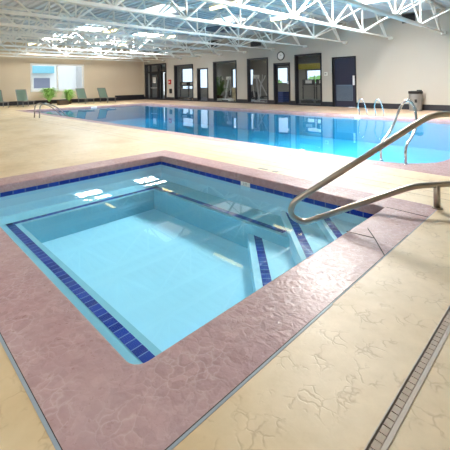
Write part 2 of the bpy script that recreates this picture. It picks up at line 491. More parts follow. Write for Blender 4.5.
box(bm, -8.5, YB + .25, 0, -8.3, GY, 3.3)
obj('wall_gym', bm, 'gym_wall', kind='structure')
for i, (p, q, z0, z1) in enumerate(GW):
    bm = bmesh.new(); xframe(bm, p, z0, q, z1, .06, GY - .02, GY + .12); o = obj('window_%d' % (i + 7), bm, 'frame', kind='structure')
    bm = bmesh.new(); quad(bm, (p, GY + .08, z0), (q, GY + .08, z0), (q, GY + .08, z1), (p, GY + .08, z1)); obj('pane', bm, 'tinted_glass', o)
bx('trim_2', 'yellow', -15.2, GY - .3, 2.26, -12.6, GY, 2.66, kind='structure')
bx('floor', 'paving', -60, 23.3, -.12, 10, 60, -.1, kind='structure')
bx('floor', 'paving', -60, -20, -.12, XL - .3, 23.3, -.1, kind='structure')

# ------------------------------------------------------------------ pools
def ring_loop(r, rad, n=7):
    x0, y0, x1, y1 = r; out = []
    for cx, cy, a0, R in ((x1, y0, -PI / 2, rad[0]), (x1, y1, 0, rad[1]), (x0, y1, PI / 2, rad[2]), (x0, y0, PI, rad[3])):
        sx = cx - R if cx == x1 else cx + R; sy = cy - R if cy == y1 else cy + R
        k = n if R > .02 else 1
        for i in range(k + 1 if k > 1 else 1):
            an = a0 + (PI / 2) * i / k
            out.append((sx + R * math.cos(an), sy + R * math.sin(an)) if k > 1 else (cx, cy))
    return out

def coping(name, inner, outer, parent, zt=0.0, face=.09, nose=.018):
    """flush coping slab: top between two loops, rounded nose and a vertical inner face"""
    bm = bmesh.new(); n = len(inner)
    cxm = sum(p[0] for p in inner) / n; cym = sum(p[1] for p in inner) / n
    out = [bm.verts.new((*p, zt)) for p in outer]
    def ringv(off, z):
        L = []
        for i, p in enumerate(inner):
            a, b = Vector(inner[i - 1]), Vector(inner[(i + 1) % n])
            e1 = (Vector(p) - a).normalized(); e2 = (b - Vector(p)).normalized()
            n1, n2 = Vector((e1.y, -e1.x)), Vector((e2.y, -e2.x)); nn = (n1 + n2)
            nn = nn / max(.3, nn.dot(n1))
            L.append(bm.verts.new((p[0] + nn.x * off, p[1] + nn.y * off, z)))
        return L
    rings = [ringv(nose, zt), ringv(nose * .3, zt - nose * .3), ringv(0, zt - nose), ringv(0, zt - face)]
    eo = [bm.edges.new((out[i], out[(i + 1) % len(out)])) for i in range(len(out))]
    ei = [bm.edges.new((rings[0][i], rings[0][(i + 1) % n])) for i in range(n)]
    bmesh.ops.triangle_fill(bm, edges=eo + ei, use_beauty=True)
    for A, B in zip(rings, rings[1:]):
        for i in range(n):
            f = bm.faces.new((A[i], A[(i + 1) % n], B[(i + 1) % n], B[i])); f.smooth = True
    for f in bm.faces:
        if f.normal.z < -.01: f.normal_flip()
    bmesh.ops.recalc_face_normals(bm, faces=list(bm.faces))
    top = max(bm.faces, key=lambda f: f.calc_area())
    top.normal_update()
    if top.normal.z < 0: bmesh.ops.reverse_faces(bm, faces=list(bm.faces))
    return obj(name, bm, 'coping', parent)

def wall_ring(bm, loop, z0, z1, off=0.0):
    """inward-facing wall along a loop with UVs in metres"""
    uv = bm.loops.layers.uv.verify(); n = len(loop); s = 0
    for i in range(n):
        a, b = loop[i], loop[(i + 1) % n]; L = math.dist(a, b)
        f = bm.faces.new([bm.verts.new(q) for q in ((*b, z0), (*a, z0), (*a, z1), (*b, z1))])
        for lp, c in zip(f.loops, ((s + L, 0), (s, 0), (s, z1 - z0), (s + L, z1 - z0))): lp[uv].uv = c
        s += L

def band_mesh(bm, a, b, wdt, z, side, thick=.004):
    """flat tile band from a to b (2-D), width wdt to the given side vector"""
    uv = bm.loops.layers.uv.verify(); a, b = Vector(a), Vector(b); sv = Vector(side) * wdt; L = (b - a).length
    f = bm.faces.new([bm.verts.new((*q, z + thick)) for q in (a, b, b + sv, a + sv)])
    for lp, c in zip(f.loops, ((0, .02), (L, .02), (L, .02 + wdt), (0, .02 + wdt))): lp[uv].uv = c
    f.normal_update()
    if f.normal.z < 0: f.normal_flip()

# --- the small square soaking pool
spa = thing('soaking_pool', 'small rectangular soaking pool of pale blue water rimmed in mauve concrete, in the near deck', 'pool')
SW, BZ, FZ = -.158, -.43, -.74                   # water, bench, floor
sx0, sy0, sx1, sy1 = SPA
inner = ring_loop(SPA, (.07, .03, .03, .03), 5); outer = ring_loop(SPO, (0, 0, 0, 0))
coping('coping', inner, outer, spa, face=.105)
bm = bmesh.new(); wall_ring(bm, inner, -.165, -.105); obj('waterline_tile', bm, 'tile', spa, label='navy blue tile course')
bm = bmesh.new(); wall_ring(bm, inner, FZ - .01, -.165)
quad(bm, (sx0, sy0, FZ), (sx1, sy0, FZ), (sx1, sy1, FZ), (sx0, sy1, FZ))
obj('basin', bm, 'spa_plaster', spa)
BW_ = .47
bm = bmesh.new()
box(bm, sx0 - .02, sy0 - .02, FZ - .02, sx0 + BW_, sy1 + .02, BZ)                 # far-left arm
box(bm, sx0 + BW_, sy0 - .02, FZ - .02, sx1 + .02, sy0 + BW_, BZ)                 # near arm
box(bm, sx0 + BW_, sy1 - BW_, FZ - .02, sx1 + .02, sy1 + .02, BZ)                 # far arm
bench = obj('bench', bm, 'shaded_bench_plaster', spa)
bm = bmesh.new(); o1, wd = .33, .085
band_mesh(bm, (sx0 + o1, sy0 + o1), (sx0 + o1, sy1 - o1), wd, BZ, (1, 0))
band_mesh(bm, (sx0 + o1, sy0 + o1), (-1.5, sy0 + o1), wd, BZ, (0, 1))
band_mesh(bm, (sx0 + o1, sy1 - o1), (-2.46, sy1 - o1), wd, BZ, (0, -1))
obj('tile_band', bm, 'band', bench, label='navy tile band along the bench edge')
def corner_step(s, z, s0, s1):
    """step across the corner where the two far walls meet, s measured along the corner's diagonal"""
    k = s * math.sqrt(2); bm = bmesh.new()
    B = (sx1 + .02, sy1 + .02); p = (sx1 - k, sy1 + .02); q = (sx1 + .02, sy1 - k)
    v = [bm.verts.new((*c, zz)) for zz in (FZ - .02, z) for c in (B, p, q)]
    bm.faces.new((v[3], v[4], v[5])); bm.faces.new((v[1], v[2], v[5], v[4])); bm.faces.new((v[0], v[1], v[4], v[3])); bm.faces.new((v[2], v[0], v[3], v[5]))
    bmesh.ops.recalc_face_normals(bm, faces=list(bm.faces))
    st = obj('step', bm, 'spa_plaster', spa)
    bm = bmesh.new(); r2 = math.sqrt(2); d = Vector((1, 1)) / r2
    yend = sy1 if z > BZ else sy1 - BW_
    aa = Vector((sx1 - s1 * r2 + (sy1 - yend), yend)); b_ = Vector((sx1, sy1 - s1 * r2))
    band_mesh(bm, aa, b_, s1 - s0, z, d)
    obj('nosing_tile', bm, 'band', st, label='navy tiled step nosing')
corner_step(1.39, -.55, 1.215, 1.305)
corner_step(.95, -.36, .79, .88)
corner_step(.585, -.26, .455, .53)
bm = bmesh.new(); box(bm, sx0 - .03, sy0 - .03, FZ - .03, sx1 + .03, sy1 + .03, SW)
obj('water', bm, 'spa_water', spa, label='still clear spa water')
mk = bx('depth_marker', 'white', -3.48, sy1 - .006, -.16, -3.31, sy1 + .001, -.102, spa, label='white depth marker tile')
def text(name, body, size, loc, rot, m, parent):
    c = bpy.data.curves.new(name, 'FONT'); c.body = body; c.size = size; c.align_x = 'CENTER'; c.align_y = 'CENTER'; c.extrude = .0005
    tmp = bpy.data.objects.new(name, c); COL.objects.link(tmp); bpy.context.view_layer.update()
    me = bpy.data.meshes.new_from_object(tmp.evaluated_get(bpy.context.evaluated_depsgraph_get()))
    bpy.data.objects.remove(tmp)
    o = bpy.data.objects.new(name, me); COL.objects.link(o); o.location = loc; o.rotation_euler = rot; me.materials.clear(); me.materials.append(M[m]); o.parent = parent
    return o
text('marker_text', '3 FT', .045, (-3.395, sy1 - .0075, -.131), (PI / 2, 0, 0), 'marker_text', mk)
# sealant joint around the coping
bm = bmesh.new(); jx0, jy0, jx1, jy1 = SPO
box(bm, jx0, jy0 - .014, -.02, jx1, jy0, .002); box(bm, jx1, jy0, -.02, jx1 + .013, 1.9, .002)
box(bm, jx1, 1.9, -.02, jx1 + .006, jy1, .002)
obj('sealant_joint', bm, 'strip', spa, label='grey blue sealant strip round the coping')
bm = bmesh.new()
box(bm, jx1 - .004, jy0, -.02, jx1, 3.2, .0025); box(bm, jx0, jy0, -.02, jx1, jy0 + .003, .0025)
for (ax, ay), (bx_, by) in (((sx1 + .02, 3.76), (jx1, 3.75)), ((sx1, 2.92), (-1.24, 2.95)), ((-1.24, 2.95), (jx1, 2.70)), ((-1.24, 2.95), (-1.36, 3.10))):
    bar(bm, (ax, ay, .0), (bx_, by, .0), .008, .005)
obj('coping_crack', bm, 'slot', spa, label='dark joint and crack across the coping')

# --- the big pool
pool = thing('swimming_pool', 'large rectangular swimming pool with mirror still blue water along the far walls', 'pool')
pin = ring_loop(PIN, (R_IN, .6, .25, .25)); pout = ring_loop(POO, (0, 0, 0, 0))
coping('coping', pin, pout, pool, face=.05)
PW, PF = -.09, -1.0
bm = bmesh.new(); wall_ring(bm, pin, -.13, -.05); obj('waterline_tile', bm, 'coping', pool)
bm = bmesh.new(); wall_ring(bm, pin, PF - .01, -.13)
quad(bm, (PIN[0], PIN[1], PF), (PIN[2], PIN[1], PF), (PIN[2], PIN[3], PF), (PIN[0], PIN[3], PF))
obj('basin', bm, 'pool_plaster', pool)
bm = bmesh.new(); box(bm, PIN[0] - .03, PIN[1] - .03, PF - .03, PIN[2] + .03, PIN[3] + .03, PW)
obj('water', bm, 'pool_water', pool, label='mirror still blue pool water')
bx('depth_marker', 'white', -6.28, PIN[3] - .006, -.085, -6.06, PIN[3] + .001, -.012, pool, label='white depth marker tile')
bx('depth_marker', 'white', PIN[0] - .001, 9.6, -.085, PIN[0] + .006, 10.0, -.012, pool, label='white depth marker tile')
for i, (xx, yy, ww, lb) in enumerate(((-3.44, 4.2, .17, 'small grey depth marker set in the cream deck behind the soaking pool'), (-3.2, 4.19, .09, 'tiny grey marker set beside the longer depth marker behind the soaking pool'), (-3.68, 5.31, .17, 'small grey depth marker set in the deck by the big pool coping'))):
    tag(bx('deck_marker', 'can', xx - ww / 2, yy - .03, -.005, xx + ww / 2, yy + .03, .003), lb, 'marker')

# ------------------------------------------------------------------ trench drain
dr = thing('trench_drain', 'long narrow slotted trench drain let into the cream deck', 'drain', (0, 0, 0))
d0, e0, d1, e1 = DRAIN
bm = bmesh.new(); box(bm, d0, e0, -.06, d1, e1, -.045); obj('channel', bm, 'slot', dr)
bm = bmesh.new(); box(bm, d1 - .017, e0, -.05, d1, e1, .004); obj('side_rail', bm, 'drain_frame', dr)
bm = bmesh.new(); box(bm, d0, e0, -.05, d0 + .004, e1, .002); obj('side_rail', bm, 'drain_frame', dr)
bm = bmesh.new(); y = e0
while y < e1:
    box(bm, d0 + .010, y, -.045, d1 - .022, min(y + .034, e1), -.002); y += .039
obj('grate', bm, 'grate', dr)

# ------------------------------------------------------------------ roof joists
BOT, TOP = 3.30, 4.27
VAL = [4.46 + 2.42 * k for k in range(-3, 6)]   # valley panel points, last 16.56
JX = [-4.15, -6.31, -8.55, -10.9, -13.15, -15.4, -17.65, -19.9, -22.15, -24.4, -26.6]
WORD = ['first', 'second', 'third', 'fourth', 'fifth', 'sixth', 'seventh', 'eighth', 'ninth', 'tenth', 'eleventh']
def joist():
    t = thing('roof_joist', '', 'joist', (JX[0], 0, 0), group='open web joists under the roof deck')
    def part(name, segs, wx, wz=None):
        bm = bmesh.new()
        for a, b in segs: bar(bm, a, b, wx, wz)
        return obj(name, bm, 'joist', t)
    part('top_chord', [((-.035, YN, TOP + .04), (-.035, YB, TOP + .04)), ((.035, YN, TOP + .04), (.035, YB, TOP + .04))], .06, .08)
    part('bottom_chord', [((-.04, YN, BOT), (-.04, 14.3, BOT)), ((.04, YN, BOT), (.04, 14.3, BOT))], .06, .085)
    part('chord_extension', [((0, 14.2, BOT), (0, YB - .03, BOT))], .05, .05)
    part('end_brace', [((0, 15.75, TOP), (0, 16.6, BOT))], .055)
    bm = bmesh.new(); box(bm, -.09, YB - .16, BOT - .07, .09, YB - .002, BOT + .05); obj('wall_bracket', bm, 'joist', t)
    for i, v in enumerate(VAL):
        part('web', [((0, v, BOT), (0, v - 1.21, TOP))], .055)
        if i < len(VAL) - 2: part('web', [((0, v, BOT), (0, v + 1.21, TOP))], .055)
        if i < len(VAL) - 1:
            part('vertical_strut', [((0, v, BOT), (0, v, TOP))], .045)
            part('bridging_bar', [((0, v + .02, BOT + .05), (2.2, v + .02, TOP))], .035)
    part('web', [((0, VAL[-2], BOT), (0, 17.15, TOP))], .055)
    return t
j0 = joist()
j0['label'] = 'white open-web steel roof joist nearest the right end of the back wall'
for i, xx in enumerate(JX[1:]):
    dup(j0, (xx, 0, 0), 'white open-web steel roof joist, %s from the right along the back wall' % WORD[i + 1] if i < 9 else 'white open-web steel roof joist hard against the tan window wall')

# skylights (translucent roof panels in metal curbs)
def skylight(x, y, label, m='skylight'):
    t = thing('skylight', label, 'skylight', (x, y, ZC), group='translucent skylights in the roof deck')
    hx, hy = .92, .72
    bm = bmesh.new()
    for a, b in (((-hx, -hy), (hx, -hy + .06)), ((-hx, hy - .06), (hx, hy)), ((-hx, -hy + .06), (-hx + .06, hy - .06)), ((hx - .06, -hy + .06), (hx, hy - .06))):
        box(bm, a[0], a[1], -.06, b[0], b[1], .0)
    obj('frame', bm, 'white', t)
    bm = bmesh.new(); box(bm, -hx + .06, -hy + .06, -.035, hx - .06, hy - .06, -.02); obj('panel', bm, m, t)
for xx, yy, lb in ((-5.0, 9.0, 'bright skylight over the near right end of the big pool'), (-5.0, 13.0, 'bright skylight above the far coping near the right wall'),
                   (-11.95, 8.45, 'bright white skylight glowing between joists above the middle of the big pool'), (-11.95, 12.1, 'bright skylight over the middle of the far coping'),
                   (-18.75, 8.45, 'bright white skylight on the left, over the far end of the big pool'), (-18.85, 12.1, 'bright white skylight deep in the left, nearer the entrance doors')):
    skylight(xx, yy, lb, 'skylight_clear' if xx > -6 and yy < 10 else 'skylight' if xx > -6 else 'skylight_faint' if xx > -13 else 'skylight')
skylight(-11.95, .2, 'added unseen fill skylight over the near deck left of the soaking pool', 'skylight_dim')  # added out of view as fill for the left ceiling and near-left deck
skylight(-18.75, .2, 'added unseen fill skylight over the near deck out towards the window wall')  # added out of view to bring more light to the far end
skylight(-2.0, -2.2, 'added unseen fill skylight over the deck in front of the soaking pool', 'skylight_dim')  # added overhead, out of view, to brighten the near deck and coping
skylight(-23.25, 8.45, 'bright skylight close to the window wall, above the loungers', 'skylight_dim')
skylight(-23.25, 12.1, 'bright skylight close to the window wall, nearer the entrance', 'skylight_dim')
# dark roof hatch panel
tag(bx('roof_hatch', 'hatch', -15.2, 13.0, ZC - .05, -13.4, 14.6, ZC - .005), 'dark blue roof panel between joists above the far side of the pool', 'roof panel')

# fluorescent strips between the joists
def strip_lamp(x, y, label):
    t = thing('strip_light', label, 'lamp', (x, y, 3.62), group='fluorescent strips hung between the joists')
    bm = bmesh.new(); box(bm, -.6, -.07, 0, .6, .07, .07); obj('housing', bm, 'white', t)
    bm = bmesh.new(); tube(bm, [(-.58, 0, -.04), (.58, 0, -.04)], .042); obj('tube', bm, 'tube', t)
    for s in (-.45, .45):
        bm = bmesh.new(); tube(bm, [(s, 0, .07), (s, 0, ZC - 3.62)], .008, 6); obj('hanger', bm, 'joist', t)
for xx, yy, lb in ((-7.45, 7.4, 'warm fluorescent strip hung over the near part of the big pool'), (-7.45, 10.4, 'warm fluorescent strip hung over the far part of the big pool, right'),
                   (-14.3, 7.3, 'warm fluorescent strip hung near the bright left skylight'), (-14.3, 10.3, 'warm fluorescent strip hung over the far part of the pool, middle'),
                   (-20.9, 3.0, 'added warm fluorescent strip at the far left, over the near deck'), (-20.9, 6.2, 'added warm fluorescent strip at the far left, over the end of the big pool'), (-24.0, 4.5, 'added warm fluorescent strip at the far left, over the loungers'),  # these three strips are added to lift the dim left end
                   (-18.75, 10.2, 'warm fluorescent strip hung between the two left skylights')):
    strip_lamp(xx, yy, lb)

# ------------------------------------------------------------------ things on the back wall
ck = thing('wall_clock', 'round black rimmed wall clock above the glass door', 'clock', (-12.6, YB, 2.87))
def ylathe(bm, prof, seg=28):
    lathe(bm, prof, seg); bmesh.ops.rotate(bm, verts=bm.verts, cent=(0, 0, 0), matrix=Matrix.Rotation(PI / 2, 3, 'X'))
bm = bmesh.new(); ylathe(bm, [(.24, .002), (.265, .01), (.265, .045), (.235, .055), (.215, .04), (.215, .03)]); obj('rim', bm, 'black', ck)
bm = bmesh.new(); ylathe(bm, [(.216, .03), (.216, .034)]); fc = obj('face', bm, 'white', ck)
bm = bmesh.new()
bar(bm, (0, -.038, 0), (.09, -.038, .06), .012, .006); bar(bm, (0, -.041, 0), (-.05, -.041, .16), .009, .006)
obj('hands', bm, 'black', ck)
bm = bmesh.new()
for k in range(12):
    a = k * PI / 6; bar(bm, (.165 * math.sin(a), -.036, .165 * math.cos(a)), (.2 * math.sin(a), -.036, .2 * math.cos(a)), .012, .004)
obj('hour_marks', bm, 'black', fc)

def vent(x0, x1, z0, z1, label):
    t = thing('wall_vent', label, 'vent', ((x0 + x1) / 2, YB, (z0 + z1) / 2), group='dark vents high on the back wall')
    a, b = (x1 - x0) / 2, (z1 - z0) / 2
    bm = bmesh.new(); xframe(bm, -a, -b, a, b, .04, -.07, -.002); obj('frame', bm, 'charcoal', t)
    bm = bmesh.new(); box(bm, -a + .04, -.03, -b + .04, a - .04, -.002, b - .04); obj('backing', bm, 'black', t)
    bm = bmesh.new()
    for k in range(6): bar(bm, (-a + .04, -.04, -b + .07 + k * (2 * b - .12) / 6), (a - .04, -.04, -b + .07 + k * (2 * b - .12) / 6), .05, .012)
    obj('slats', bm, 'charcoal', t)
vent(-5.80, -5.26, 3.9, 4.3, 'dark square vent high on the blank right part of the back wall')
vent(-14.9, -14.1, 3.6, 4.0, 'dark vent high on the back wall left of the clock')
vent(-18.9, -18.0, 3.85, 4.3, 'dark vent high on the back wall above the wide window with plants')

al = thing('fire_alarm', 'red fire alarm box on the pier beside the entrance', 'alarm', (-23.62, YB, 1.48))
bm = bmesh.new(); box(bm, -.16, -.07, -.19, .16, -.001, .19); obj('housing', bm, 'red', al, bevel=.015)
bx('pull_handle', 'white', -.09, -.09, -.04, .09, -.07, .03, al)
ph = thing('wall_phone', 'black wall box below the red fire alarm', 'phone', (-23.5, YB, .75))
bm = bmesh.new(); box(bm, -.13, -.08, -.19, .13, -.001, .19); obj('housing', bm, 'black', ph, bevel=.012)
bx('handset', 'charcoal', -.1, -.12, -.16, -.02, -.08, .16, ph)
th = thing('thermostat', 'small beige thermostat on the wall between the wide window and the navy door', 'thermostat', (-9.68, YB, 1.72))
bm = bmesh.new(); box(bm, -.09, -.05, -.09, .09, -.001, .09); obj('housing', bm, 'offwhite', th, bevel=.01)
bx('dial', 'can', -.05, -.07, -.02, .05, -.05, .04, th)

# ------------------------------------------------------------------ trash can
tc = thing('trash_can', 'grey metal trash can with dark rimmed lid against the back wall', 'trash can', (-5.18, 16.8, 0))
bm = bmesh.new(); lathe(bm, [(.245, 0), (.25, .02), (.27, .72), (.27, .74)], 28); obj('body', bm, 'can', tc)
bm = bmesh.new(); lathe(bm, [(.265, .735), (.285, .74), (.285, .83), (.27, .85), (.2, .85), (.19, .80)], 28); obj('rim', bm, 'black', tc)
bm = bmesh.new(); lathe(bm, [(.19, .78), (.19, .835)], 24); obj('liner', bm, 'offwhite', tc)
bm = bmesh.new(); box(bm, .05, -.30, .36, .14, -.262, .5); obj('handle', bm, 'black', tc)
bm = bmesh.new(); box(bm, .08, -.12, .84, .24, .06, .90); obj('lid_flap', bm, 'black', tc, bevel=.01)

# ------------------------------------------------------------------ rails
# the spa's stair rail, in the vertical plane of the corner's diagonal; u runs out over the water
hr = thing('stair_handrail', 'large brushed steel handrail loop reaching over the corner steps of the soaking pool', 'handrail', (-1.07, 4.08, 0), math.atan2(-1, -1))
pth = rounded([(-.60, 0, .0), (-.59, 0, .93), (0.03, 0, .963), (1.47, 0, .075), (1.50, 0, -.05), (1.37, 0, -.135), (.24, 0, .228), (-.59, 0, .262)], [.12, .16, .10, .12, .12, .09], 8)
bm = bmesh.new(); tube(bm, pth, .030, 14); obj('rail', bm, 'steel', hr)
bm = bmesh.new(); tube(bm, [(0, 0, 0), (0, 0, .235)], .032, 14); obj('post', bm, 'steel', hr)
for s in (0, -.60):
    bm = bmesh.new(); lathe(bm, [(.05, 0), (.05, .006), (.034, .012)], 18, (s, 0, 0)); obj('base_flange', bm, 'steel', hr)

def hoop(name, x, y, sgn, half, label, group=None, mt='chrome', k=1.0, ov=1.0):
    """grab rail: two posts on the coping that bend out over the water and meet in an arch"""
    t = thing(name, label, 'grab rail', (x, y, 0), 0 if sgn > 0 else PI, group)
    L = [(-half, 0, 0), (-half, .02, .26 * k), (-half * .98, .36, .42 * k), (-half * .9, .58, .60 * k), (-half * .55, .70, .86 * k), (0, .73, .96 * k)]
    L = [(a, b * ov, c) for a, b, c in L]
    pts = L + [(-a, b, c) for a, b, c in L[-2::-1]]
    bm = bmesh.new(); tube(bm, smooth_path(pts, 6), .021, 10); obj('rail', bm, mt, t)
    for s in (-half, half):
        bm = bmesh.new(); lathe(bm, [(.04, 0), (.04, .006), (.026, .012)], 14, (s, 0, 0)); obj('base_flange', bm, mt, t)
    return t
hoop('grab_rail', -2.17, 6.02 - .1, 1, .19, 'bright steel arched grab rail on the near edge of the big pool behind the handrail', 'arched pool grab rails')
hoop('grab_rail', -5.97, 13.33, -1, .15, 'arched grab rail on the far pool edge, nearer the navy door', 'arched pool grab rails', k=.66, ov=.2)
hoop('grab_rail', -5.34, 13.33, -1, .15, 'arched grab rail on the far pool edge, nearer the trash can', 'arched pool grab rails', k=.66, ov=.2)
# ladder rails at the left end of the big pool
def ladder_rail(x, y, label):
    t = thing('ladder_rail', label, 'ladder rail', (x, y, 0), math.radians(8), 'steel ladder rails')
    pts = rounded([(0, 0, 0), (0, .03, .50), (0, .22, .60), (0, .72, .42), (0, 1.30, -.14)], [.1, .1, .2], 6)
    bm = bmesh.new(); tube(bm, pts, .026, 8); obj('rail', bm, 'ladder_steel', t)
    bm = bmesh.new(); lathe(bm, [(.04, 0), (.04, .006), (.026, .012)], 12); obj('base_flange', bm, 'chrome', t)
ladder_rail(-16.0, 4.78, 'steel ladder rail at the left pool edge, the left of two')
ladder_rail(-15.62, 4.86, 'steel ladder rail at the left pool edge, the right of two')

# ------------------------------------------------------------------ loungers
def lounger(loc, label):
    t = thing('lounge_chair', label, 'lounger', loc, 0, 'sage green sling loungers along the window wall')
    # local +x is the foot, backrest at x<0
    bm = bmesh.new()
    for s in (-.31, .31):
        bar(bm, (-.05, s, .34), (1.35, s, .36), .035, .045)
        bar(bm, (0, s, .34), (-.45, s, 1.08), .035, .045)
    bar(bm, (1.35, -.31, .36), (1.35, .31, .36), .035); bar(bm, (-.45, -.31, 1.08), (-.45, .31, 1.08), .035); bar(bm, (0, -.31, .34), (0, .31, .34), .03)
    obj('frame', bm, 'lounge_frame', t)
    bm = bmesh.new(); quadpts = [(.0, .35), (.45, .335), (.9, .345), (1.34, .365)]
    for (a, z), (b, z2) in zip(quadpts, quadpts[1:]):
        v = [bm.verts.new(p) for p in ((a, -.29, z), (b, -.29, z2), (b, .29, z2), (a, .29, z))]; bm.faces.new(v)
    bmesh.ops.solidify(bm, geom=list(bm.faces), thickness=.012); obj('seat', bm, 'sling', t)
    bm = bmesh.new(); v = [bm.verts.new(p) for p in ((.01, -.29, .36), (.01, .29, .36), (-.44, .29, 1.07), (-.44, -.29, 1.07))]; bm.faces.new(v)
    bmesh.ops.solidify(bm, geom=list(bm.faces), thickness=.012); obj('backrest', bm, 'sling', t)
    for px, py in ((.05, -.31), (.05, .31), (1.2, -.31), (1.2, .31)):
        bm = bmesh.new(); bar(bm, (px, py, .0), (px + (.0 if px < .5 else -.03), py, .35), .035); obj('leg', bm, 'lounge_frame', t)
    return t
l0 = lounger((-25.9, 7.06, 0), 'sage green sling lounger just left of the potted plants')
dup(l0, (-25.9, 5.62, 0), 'sage green sling lounger cut off by the left edge of the photo')
dup(l0, (-25.9, 11.0, 0), 'sage green sling lounger under the right end of the window')
dup(l0, (-25.9, 12.65, 0), 'sage green sling lounger right of the window, against the blank tan wall')

# ------------------------------------------------------------------ plants
def plant(name, loc, h, spread, n, label, leaf='leaf', pot=(.18, .2), seed=1, group=None):
    rnd = random.Random(seed)
    t = thing(name, label, 'plant', loc, 0, group)
    r, ph = pot
    bm = bmesh.new(); lathe(bm, [(r * .75, 0), (r, ph * .9), (r * 1.07, ph * .9), (r * 1.07, ph), (r * .9, ph), (r * .88, ph * .88)], 20); obj('pot', bm, 'pot', t)
    bm = bmesh.new(); lathe(bm, [(r * .87, ph * .84), (r * .87, ph * .9)], 16); obj('soil', bm, 'soil', t)
    bm = bmesh.new()
    for i in range(n):
        a = rnd.uniform(0, 2 * PI); R = spread * rnd.uniform(.35, 1); H = h * rnd.uniform(.45, 1); wd = rnd.uniform(.05, .10)
        d = Vector((math.cos(a), math.sin(a), 0)); s = Vector((-d.y, d.x, 0)); prev = None
        for k in range(6):
            u = k / 5; p = d * (R * u ** 1.2) + Vector((0, 0, ph * .85 + (H - ph * .85) * math.sin(u * 2.0) / math.sin(PI / 2)))
            ww = wd * math.sin(PI * (.08 + .9 * u)) + .004
            cur = (bm.verts.new(p - s * ww), bm.verts.new(p + Vector((0, 0, .012))), bm.verts.new(p + s * ww))
            if prev: bm.faces.new((prev[0], prev[1], cur[1], cur[0])); bm.faces.new((prev[1], prev[2], cur[2], cur[1]))
            prev = cur
    obj('foliage', bm, leaf, t)
    return t
plant('potted_plant', (-26.2, 8.8, 0), 1.2, .72, 160, 'bushy bright green potted plant under the left half of the window', seed=3)
plant('potted_plant', (-25.8, 9.98, 0), 1.05, .56, 150, 'bushy bright green potted plant in front of the window centre, right of the other plant', seed=5)
pb = thing('planter_box', 'dark brown planter box between the two green plants', 'planter', (-25.1, 9.3, 0))
bm = bmesh.new(); box(bm, -.25, -.3, 0, .25, .3, .30); obj('box', bm, 'pot', pb, bevel=.01)
bm = bmesh.new(); box(bm, -.2, -.25, .30, .2, .25, .32); obj('soil', bm, 'soil', pb)

# ------------------------------------------------------------------ outside the left window
nb = thing('neighbor_building', 'white building with a turquoise awning seen through the left window', 'building', (-36, 10, 0))
bm = bmesh.new(); box(bm, -6, -7, -.1, 0, 14, 6); obj('wall', bm, 'outwall', nb)
bm = bmesh.new(); box(bm, 0, -1.5, 2.5, .7, 2.35, 3.15); obj('awning', bm, 'awning', nb)
bm = bmesh.new(); box(bm, 0, .75, 1.1, .05, 2.15, 2.05); obj('window', bm, 'outglass', nb)
bm = bmesh.new(); box(bm, 0, 4.7, -.1, .3, 5.2, 6); obj('downpipe_column', bm, 'silver', nb)

# ------------------------------------------------------------------ gym things seen through the panes
def treadmill(loc, rz, label):
    t = thing('treadmill', label, 'treadmill', loc, rz, 'exercise machines behind the glass')
    bm = bmesh.new(); box(bm, -.38, -.85, .05, .38, .85, .2); obj('deck', bm, 'charcoal', t, bevel=.02)
    bm = bmesh.new(); box(bm, -.27, -.8, .2, .27, .5, .215); obj('belt', bm, 'black', t)
    for s in (-.36, .36):
        bm = bmesh.new(); bar(bm, (s, .62, .2), (s, .72, 1.15), .07); obj('upright', bm, 'charcoal', t)
        bm = bmesh.new(); tube(bm, [(s, .72, 1.05), (s, .3, 1.0), (s, .12, .98)], .025, 8); obj('handrail', bm, 'black', t)
    bm = bmesh.new(); box(bm, -.4, .6, 1.12, .4, .72, 1.48); obj('console', bm, 'charcoal', t, bevel=.02)
    bm = bmesh.new(); box(bm, -.2, .585, 1.22, .2, .602, 1.42); obj('screen', bm, 'silver', t)
    return t
t0 = treadmill((-24.35, 19.0, 0), .6, 'dark treadmill behind the second opening from the entrance, left side')
dup(t0, (-23.2, 18.9, 0), 'dark treadmill behind the second opening from the entrance, right side', .5)
dup(t0, (-12.3, 19.6, 0), 'dark treadmill in the gym behind the window by the navy door, leftmost there', .5)
dup(t0, (-11.3, 19.6, 0), 'dark treadmill in the gym behind the window by the navy door, middle one', .5)
dup(t0, (-10.3, 19.6, 0), 'dark treadmill in the gym behind the window by the navy door, rightmost there', .5)
def elliptical(loc, rz, label):
    t = thing('elliptical_trainer', label, 'exercise machine', loc, rz, 'cross trainers behind the glass')
    bm = bmesh.new(); bar(bm, (0, -.8, .06), (0, .6, .06), .12, .08); bar(bm, (-.35, -.8, .05), (.35, -.8, .05), .08); bar(bm, (-.3, .6, .05), (.3, .6, .05), .08); obj('base', bm, 'silver', t)
    bm = bmesh.new(); bar(bm, (0, -.65, .1), (0, .15, 1.75), .10, .08); obj('mast', bm, 'silver', t)
    bm = bmesh.new(); lathe(bm, [(.05, -.06), (.3, -.05), (.3, .05), (.05, .06)], 20); bmesh.ops.rotate(bm, verts=bm.verts, cent=(0, 0, 0), matrix=Matrix.Rotation(PI / 2, 3, 'Y'))
    bmesh.ops.translate(bm, verts=bm.verts, vec=(0, .45, .42)); obj('flywheel', bm, 'charcoal', t)
    for s in (-.28, .28):
        bm = bmesh.new(); tube(bm, smooth_path([(s * .7, -.05, .35), (s, -.05, 1.1), (s * 1.1, -.3, 1.55), (s * 1.1, -.42, 1.85)], 5), .03, 8); obj('arm', bm, 'silver', t)
        bm = bmesh.new(); box(bm, s - .09, -.55, .28, s + .09, -.1, .34); obj('pedal', bm, 'charcoal', t)
    bm = bmesh.new(); box(bm, -.2, .08, 1.6, .2, .16, 1.85); obj('console', bm, 'white', t, bevel=.02)
    return t
e0_ = elliptical((-15.75, 18.7, 0), .9, 'silver cross trainer behind the tall window left of the clock')
